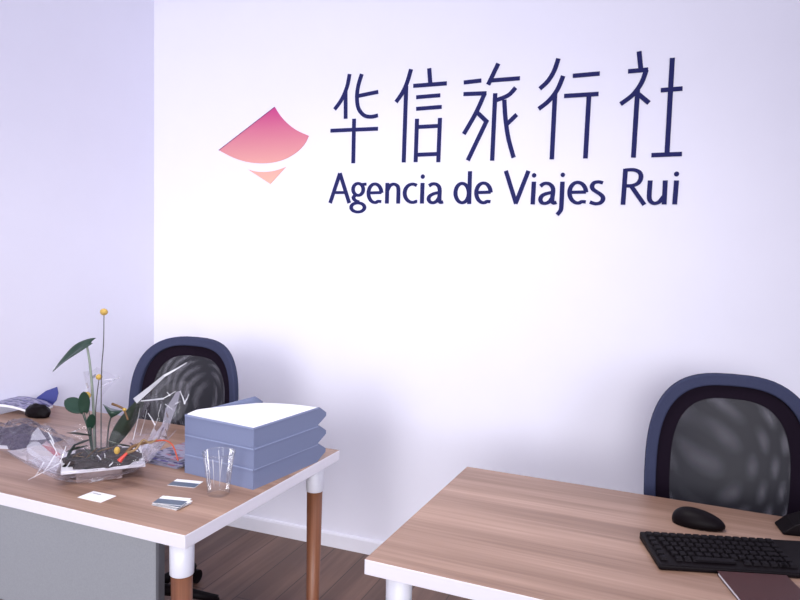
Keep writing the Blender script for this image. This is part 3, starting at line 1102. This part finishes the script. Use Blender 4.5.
mg = 'printed magazines between the plant and the boxes'
sheet_stack('magazine', 'printed magazine at the bottom of the pile left of the grey boxes', 'magazine', (-1.478, -1.045), -0.06, 0.145, 0.29, 0.006, M['mag'], mg)
sheet_stack('magazine', 'printed magazine in the middle of the pile left of the grey boxes', 'magazine', (-1.476, -1.04), 0.02, 0.14, 0.285, 0.006, M['mag2'], mg, 0.7475)
sheet_stack('magazine', 'printed magazine on top of the pile left of the grey boxes', 'magazine', (-1.476, -1.035), -0.09, 0.135, 0.27, 0.006, M['mag'], mg, 0.7547)
# bowed magazine in film at the far left
c0 = at_z(2, 414)
t = thing('wrapped_magazine', 'bowed purple printed magazine at the left end of the corner desk', 'magazine', (c0.x, c0.y, 0.7403), 0.30)
def bowed(x0, x1, y0, y1, h, th, lift):
    bm = bmesh.new()
    n = 20
    rows = []
    for i in range(n + 1):
        u = i / n
        z = lift + h * math.sin(math.pi * u) ** 0.8
        x = x0 + (x1 - x0) * u
        rows.append([bm.verts.new((x, y, z + dz)) for y, dz in ((y0, 0), (y1, 0), (y1, th), (y0, th))])
    for a, b in zip(rows, rows[1:]):
        for j in range(4):
            bm.faces.new((a[j], a[(j + 1) % 4], b[(j + 1) % 4], b[j]))
    bm.faces.new(rows[0])
    bm.faces.new(rows[-1][::-1])
    return bm
obj('pages', bowed(-0.15, 0.13, 0.0, 0.14, 0.030, 0.010, 0.0), M['paper'], t)
obj('cover', bowed(-0.152, 0.132, -0.002, 0.142, 0.030, 0.0012, 0.0103), M['mag2'], t)

# blue card curled upright
bm = bmesh.new()
b0 = [at_y(x, y, -0.80 + 0.055 * (x - 31) / 27) for x, y in ((33, 402.5), (37, 397), (46, 390.5), (57, 386.5), (58.3, 393), (56.5, 400), (52, 405), (42, 405.5))]
zmin = min(v.z for v in b0)
b0 = [Vector((v.x, v.y, v.z - zmin + 0.7404)) for v in b0]
prism(bm, b0, (0.0, 0.0015, 0.0))
o = obj('blue_card', bm, M['blue'])
tag(o, 'blue curved card standing at the back left of the corner desk', 'card')

# black rounded pouch
pc2 = at_z(38, 416.5)
bm = bmesh.new()
bmesh.ops.create_icosphere(bm, subdivisions=4, radius=1)
for v in bm.verts:
    k = 1 + 0.12 * noise.noise(v.co * 2.0)
    v.co = Vector((v.co.x * 0.058 * k, v.co.y * 0.032 * k, max(-0.35, v.co.z) * 0.038 * k))
    v.co.z += 0.0112
zm = min(v.co.z for v in bm.verts)
for v in bm.verts:
    v.co.z -= zm
o = obj('black_pouch', bm, M['black'], None, (pc2.x, pc2.y, 0.7403), smooth=True)
tag(o, 'black rounded pouch lying in front of the blue card', 'pouch')

# crumpled purple wrapping paper under loose film
def crumple(name, c, sx, sy, h, seed, mat, rz=0.0):
    bm = bmesh.new()
    n = 20
    g_ = [[None] * (n + 1) for _ in range(n + 1)]
    for i in range(n + 1):
        for j in range(n + 1):
            u, v_ = i / n * 2 - 1, j / n * 2 - 1
            e = max(0.0, 1 - max(abs(u), abs(v_)) ** 3)
            q = Vector((u * 2.2, v_ * 1.6, seed))
            z = h * e * (0.45 + 0.9 * abs(noise.noise(q * 1.3)) + 0.5 * abs(noise.noise(q * 3.3)))
            k = 1 + 0.14 * noise.noise(q * 1.9)
            g_[i][j] = bm.verts.new((u * sx * k, v_ * sy * k, max(0.0008, z)))
    for i in range(n):
        for j in range(n):
            bm.faces.new((g_[i][j], g_[i + 1][j], g_[i + 1][j + 1], g_[i][j + 1]))
    bmesh.ops.triangulate(bm, faces=bm.faces[:])
    return obj(name, bm, mat, None, (c[0], c[1], 0.7402))


cw = at_z(20, 437)
o = crumple('paper_bundle', cw, 0.15, 0.085, 0.030, 3.3, M['purple'])
tag(o, 'crumpled dark purple paper in loose cellophane left of the potted plant', 'paper')
o.rotation_euler.z = -0.3
f = crumple('cellophane', (0.03, -0.01), 0.20, 0.11, 0.06, 8.1, M['film'])
f.parent = o
f.location = (0.03, -0.01, 0.004)
ps = at_z(3, 447)
bm = boxm(-0.04, -0.02, 0, 0.035, 0.015, 0.0012)
o = obj('paper_scrap', bm, M['paper'], None, (ps.x, ps.y, 0.7402))
o.rotation_euler.z = 0.3
tag(o, 'small white paper scrap at the left edge of the picture', 'paper')

# ------------------------------------------------------------------ keyboard, mouse and other things on the right desk
KB = Vector((-0.041, -1.118))
KA = math.radians(17.0)
kb = thing('keyboard', 'black computer keyboard on the right desk', 'keyboard', (KB.x, KB.y, 0.7403), KA)
KW, KD = 0.44, 0.172
bm = bmesh.new()
prism(bm, [(0, 0, 0.0), (0, -KD, 0.0), (0, -KD, 0.012), (0, 0, 0.020)], (KW, 0, 0))
obj('keyboard_body', bm, M['black'], kb, bevel=0.004)
M['key'] = plain('key_plastic', (0.008, 0.006, 0.008), 0.55, 0.10, 0.1)
kbm = bmesh.new()
kv = box(kbm, -0.0082, -0.0082, 0, 0.0082, 0.0082, 0.006)
for v in kbm.verts:
    if v.co.z > 0.003:
        v.co.x *= 0.8
        v.co.y *= 0.8
kme = bpy.data.meshes.new('key')
bmesh.ops.recalc_face_normals(kbm, faces=kbm.faces[:])
kbm.to_mesh(kme)
kbm.free()
kme.materials.append(M['key'])
slope = math.atan2(0.008, KD)
for r in range(6):
    for c in range(16):
        y = -0.020 - r * 0.0262 if r == 0 else -0.024 - r * 0.0232
        x = 0.018 + c * 0.0192 + (0.003 * r if 0 < c < 14 else 0)
        if r == 5 and 4 <= c <= 8:
            continue
        o = bpy.data.objects.new('key', kme)
        COL.objects.link(o)
        o.parent = kb
        o.location = (x, y, 0.0205 + y * 0.008 / KD)
        o.rotation_euler = (slope, 0, 0)
bm = boxm(-0.046, -0.0082, 0, 0.046, 0.0082, 0.006)
o = obj('space_bar', bm, M['key'], kb, (0.018 + 6 * 0.0192, -0.14, 0.0140), bevel=0.001)
o.rotation_euler = (slope, 0, 0)

mc = at_z(698, 526)
ms = thing('computer_mouse', 'black computer mouse lying behind the keyboard', 'mouse', (mc.x, mc.y, 0.7403), -0.12)
bm = bmesh.new()
bmesh.ops.create_icosphere(bm, subdivisions=4, radius=1)
for v in bm.verts:
    x, y, z = v.co
    wdt = 0.034 * (1 - 0.10 * x)
    hgt = 0.038 * (1 - 0.28 * x) * 0.9
    v.co = Vector((math.copysign(abs(x) ** 0.9, x) * 0.066, y * wdt, max(z, -0.25) * hgt))
zm = min(v.co.z for v in bm.verts)
for v in bm.verts:
    v.co.z -= zm
    v.co.z = max(0, v.co.z)
body = obj('mouse_shell', bm, M['black'], ms, smooth=True)
bm = bmesh.new()
bmesh.ops.create_cone(bm, cap_ends=True, segments=20, radius1=0.008, radius2=0.008, depth=0.006, matrix=Matrix.Translation((0.034, 0, 0.022)) @ Matrix.Rotation(math.pi / 2, 4, 'X'))
obj('scroll_wheel', bm, M['strip'], ms)

nb = at_z(717, 575)
t = thing('notebook', 'dark maroon notebook lying in front of the keyboard at the bottom right', 'notebook', (nb.x, nb.y, 0.7403), KA)
obj('pages', boxm(0.002, -0.208, 0.001, 0.148, -0.002, 0.008), M['paper'], t)
bm = bmesh.new()
box(bm, 0, -0.21, 0.0081, 0.15, 0, 0.0096)
obj('cover', bm, M['maroon'], t, bevel=0.0006)
obj('back_cover', boxm(0, -0.21, 0.0, 0.15, 0, 0.0009), M['maroon'], t)

dk = at_z(783, 535)
t = thing('black_gadget', 'black wedge shaped gadget at the right edge of the picture beside the mouse', 'gadget', (dk.x, dk.y, 0.7403), 0.15)
bm = bmesh.new()
prism(bm, [(0, 0, 0.0), (0.0, 0, 0.006), (0.025, 0, 0.028), (0.065, 0, 0.046), (0.13, 0, 0.05), (0.16, 0, 0.0)], (0, 0.075, 0))
obj('gadget_body', bm, M['black'], t, bevel=0.006, seg=3)
obj('gadget_foot', boxm(0.02, 0.004, -0.0002, 0.15, 0.071, 0.0005), M['strip'], t)
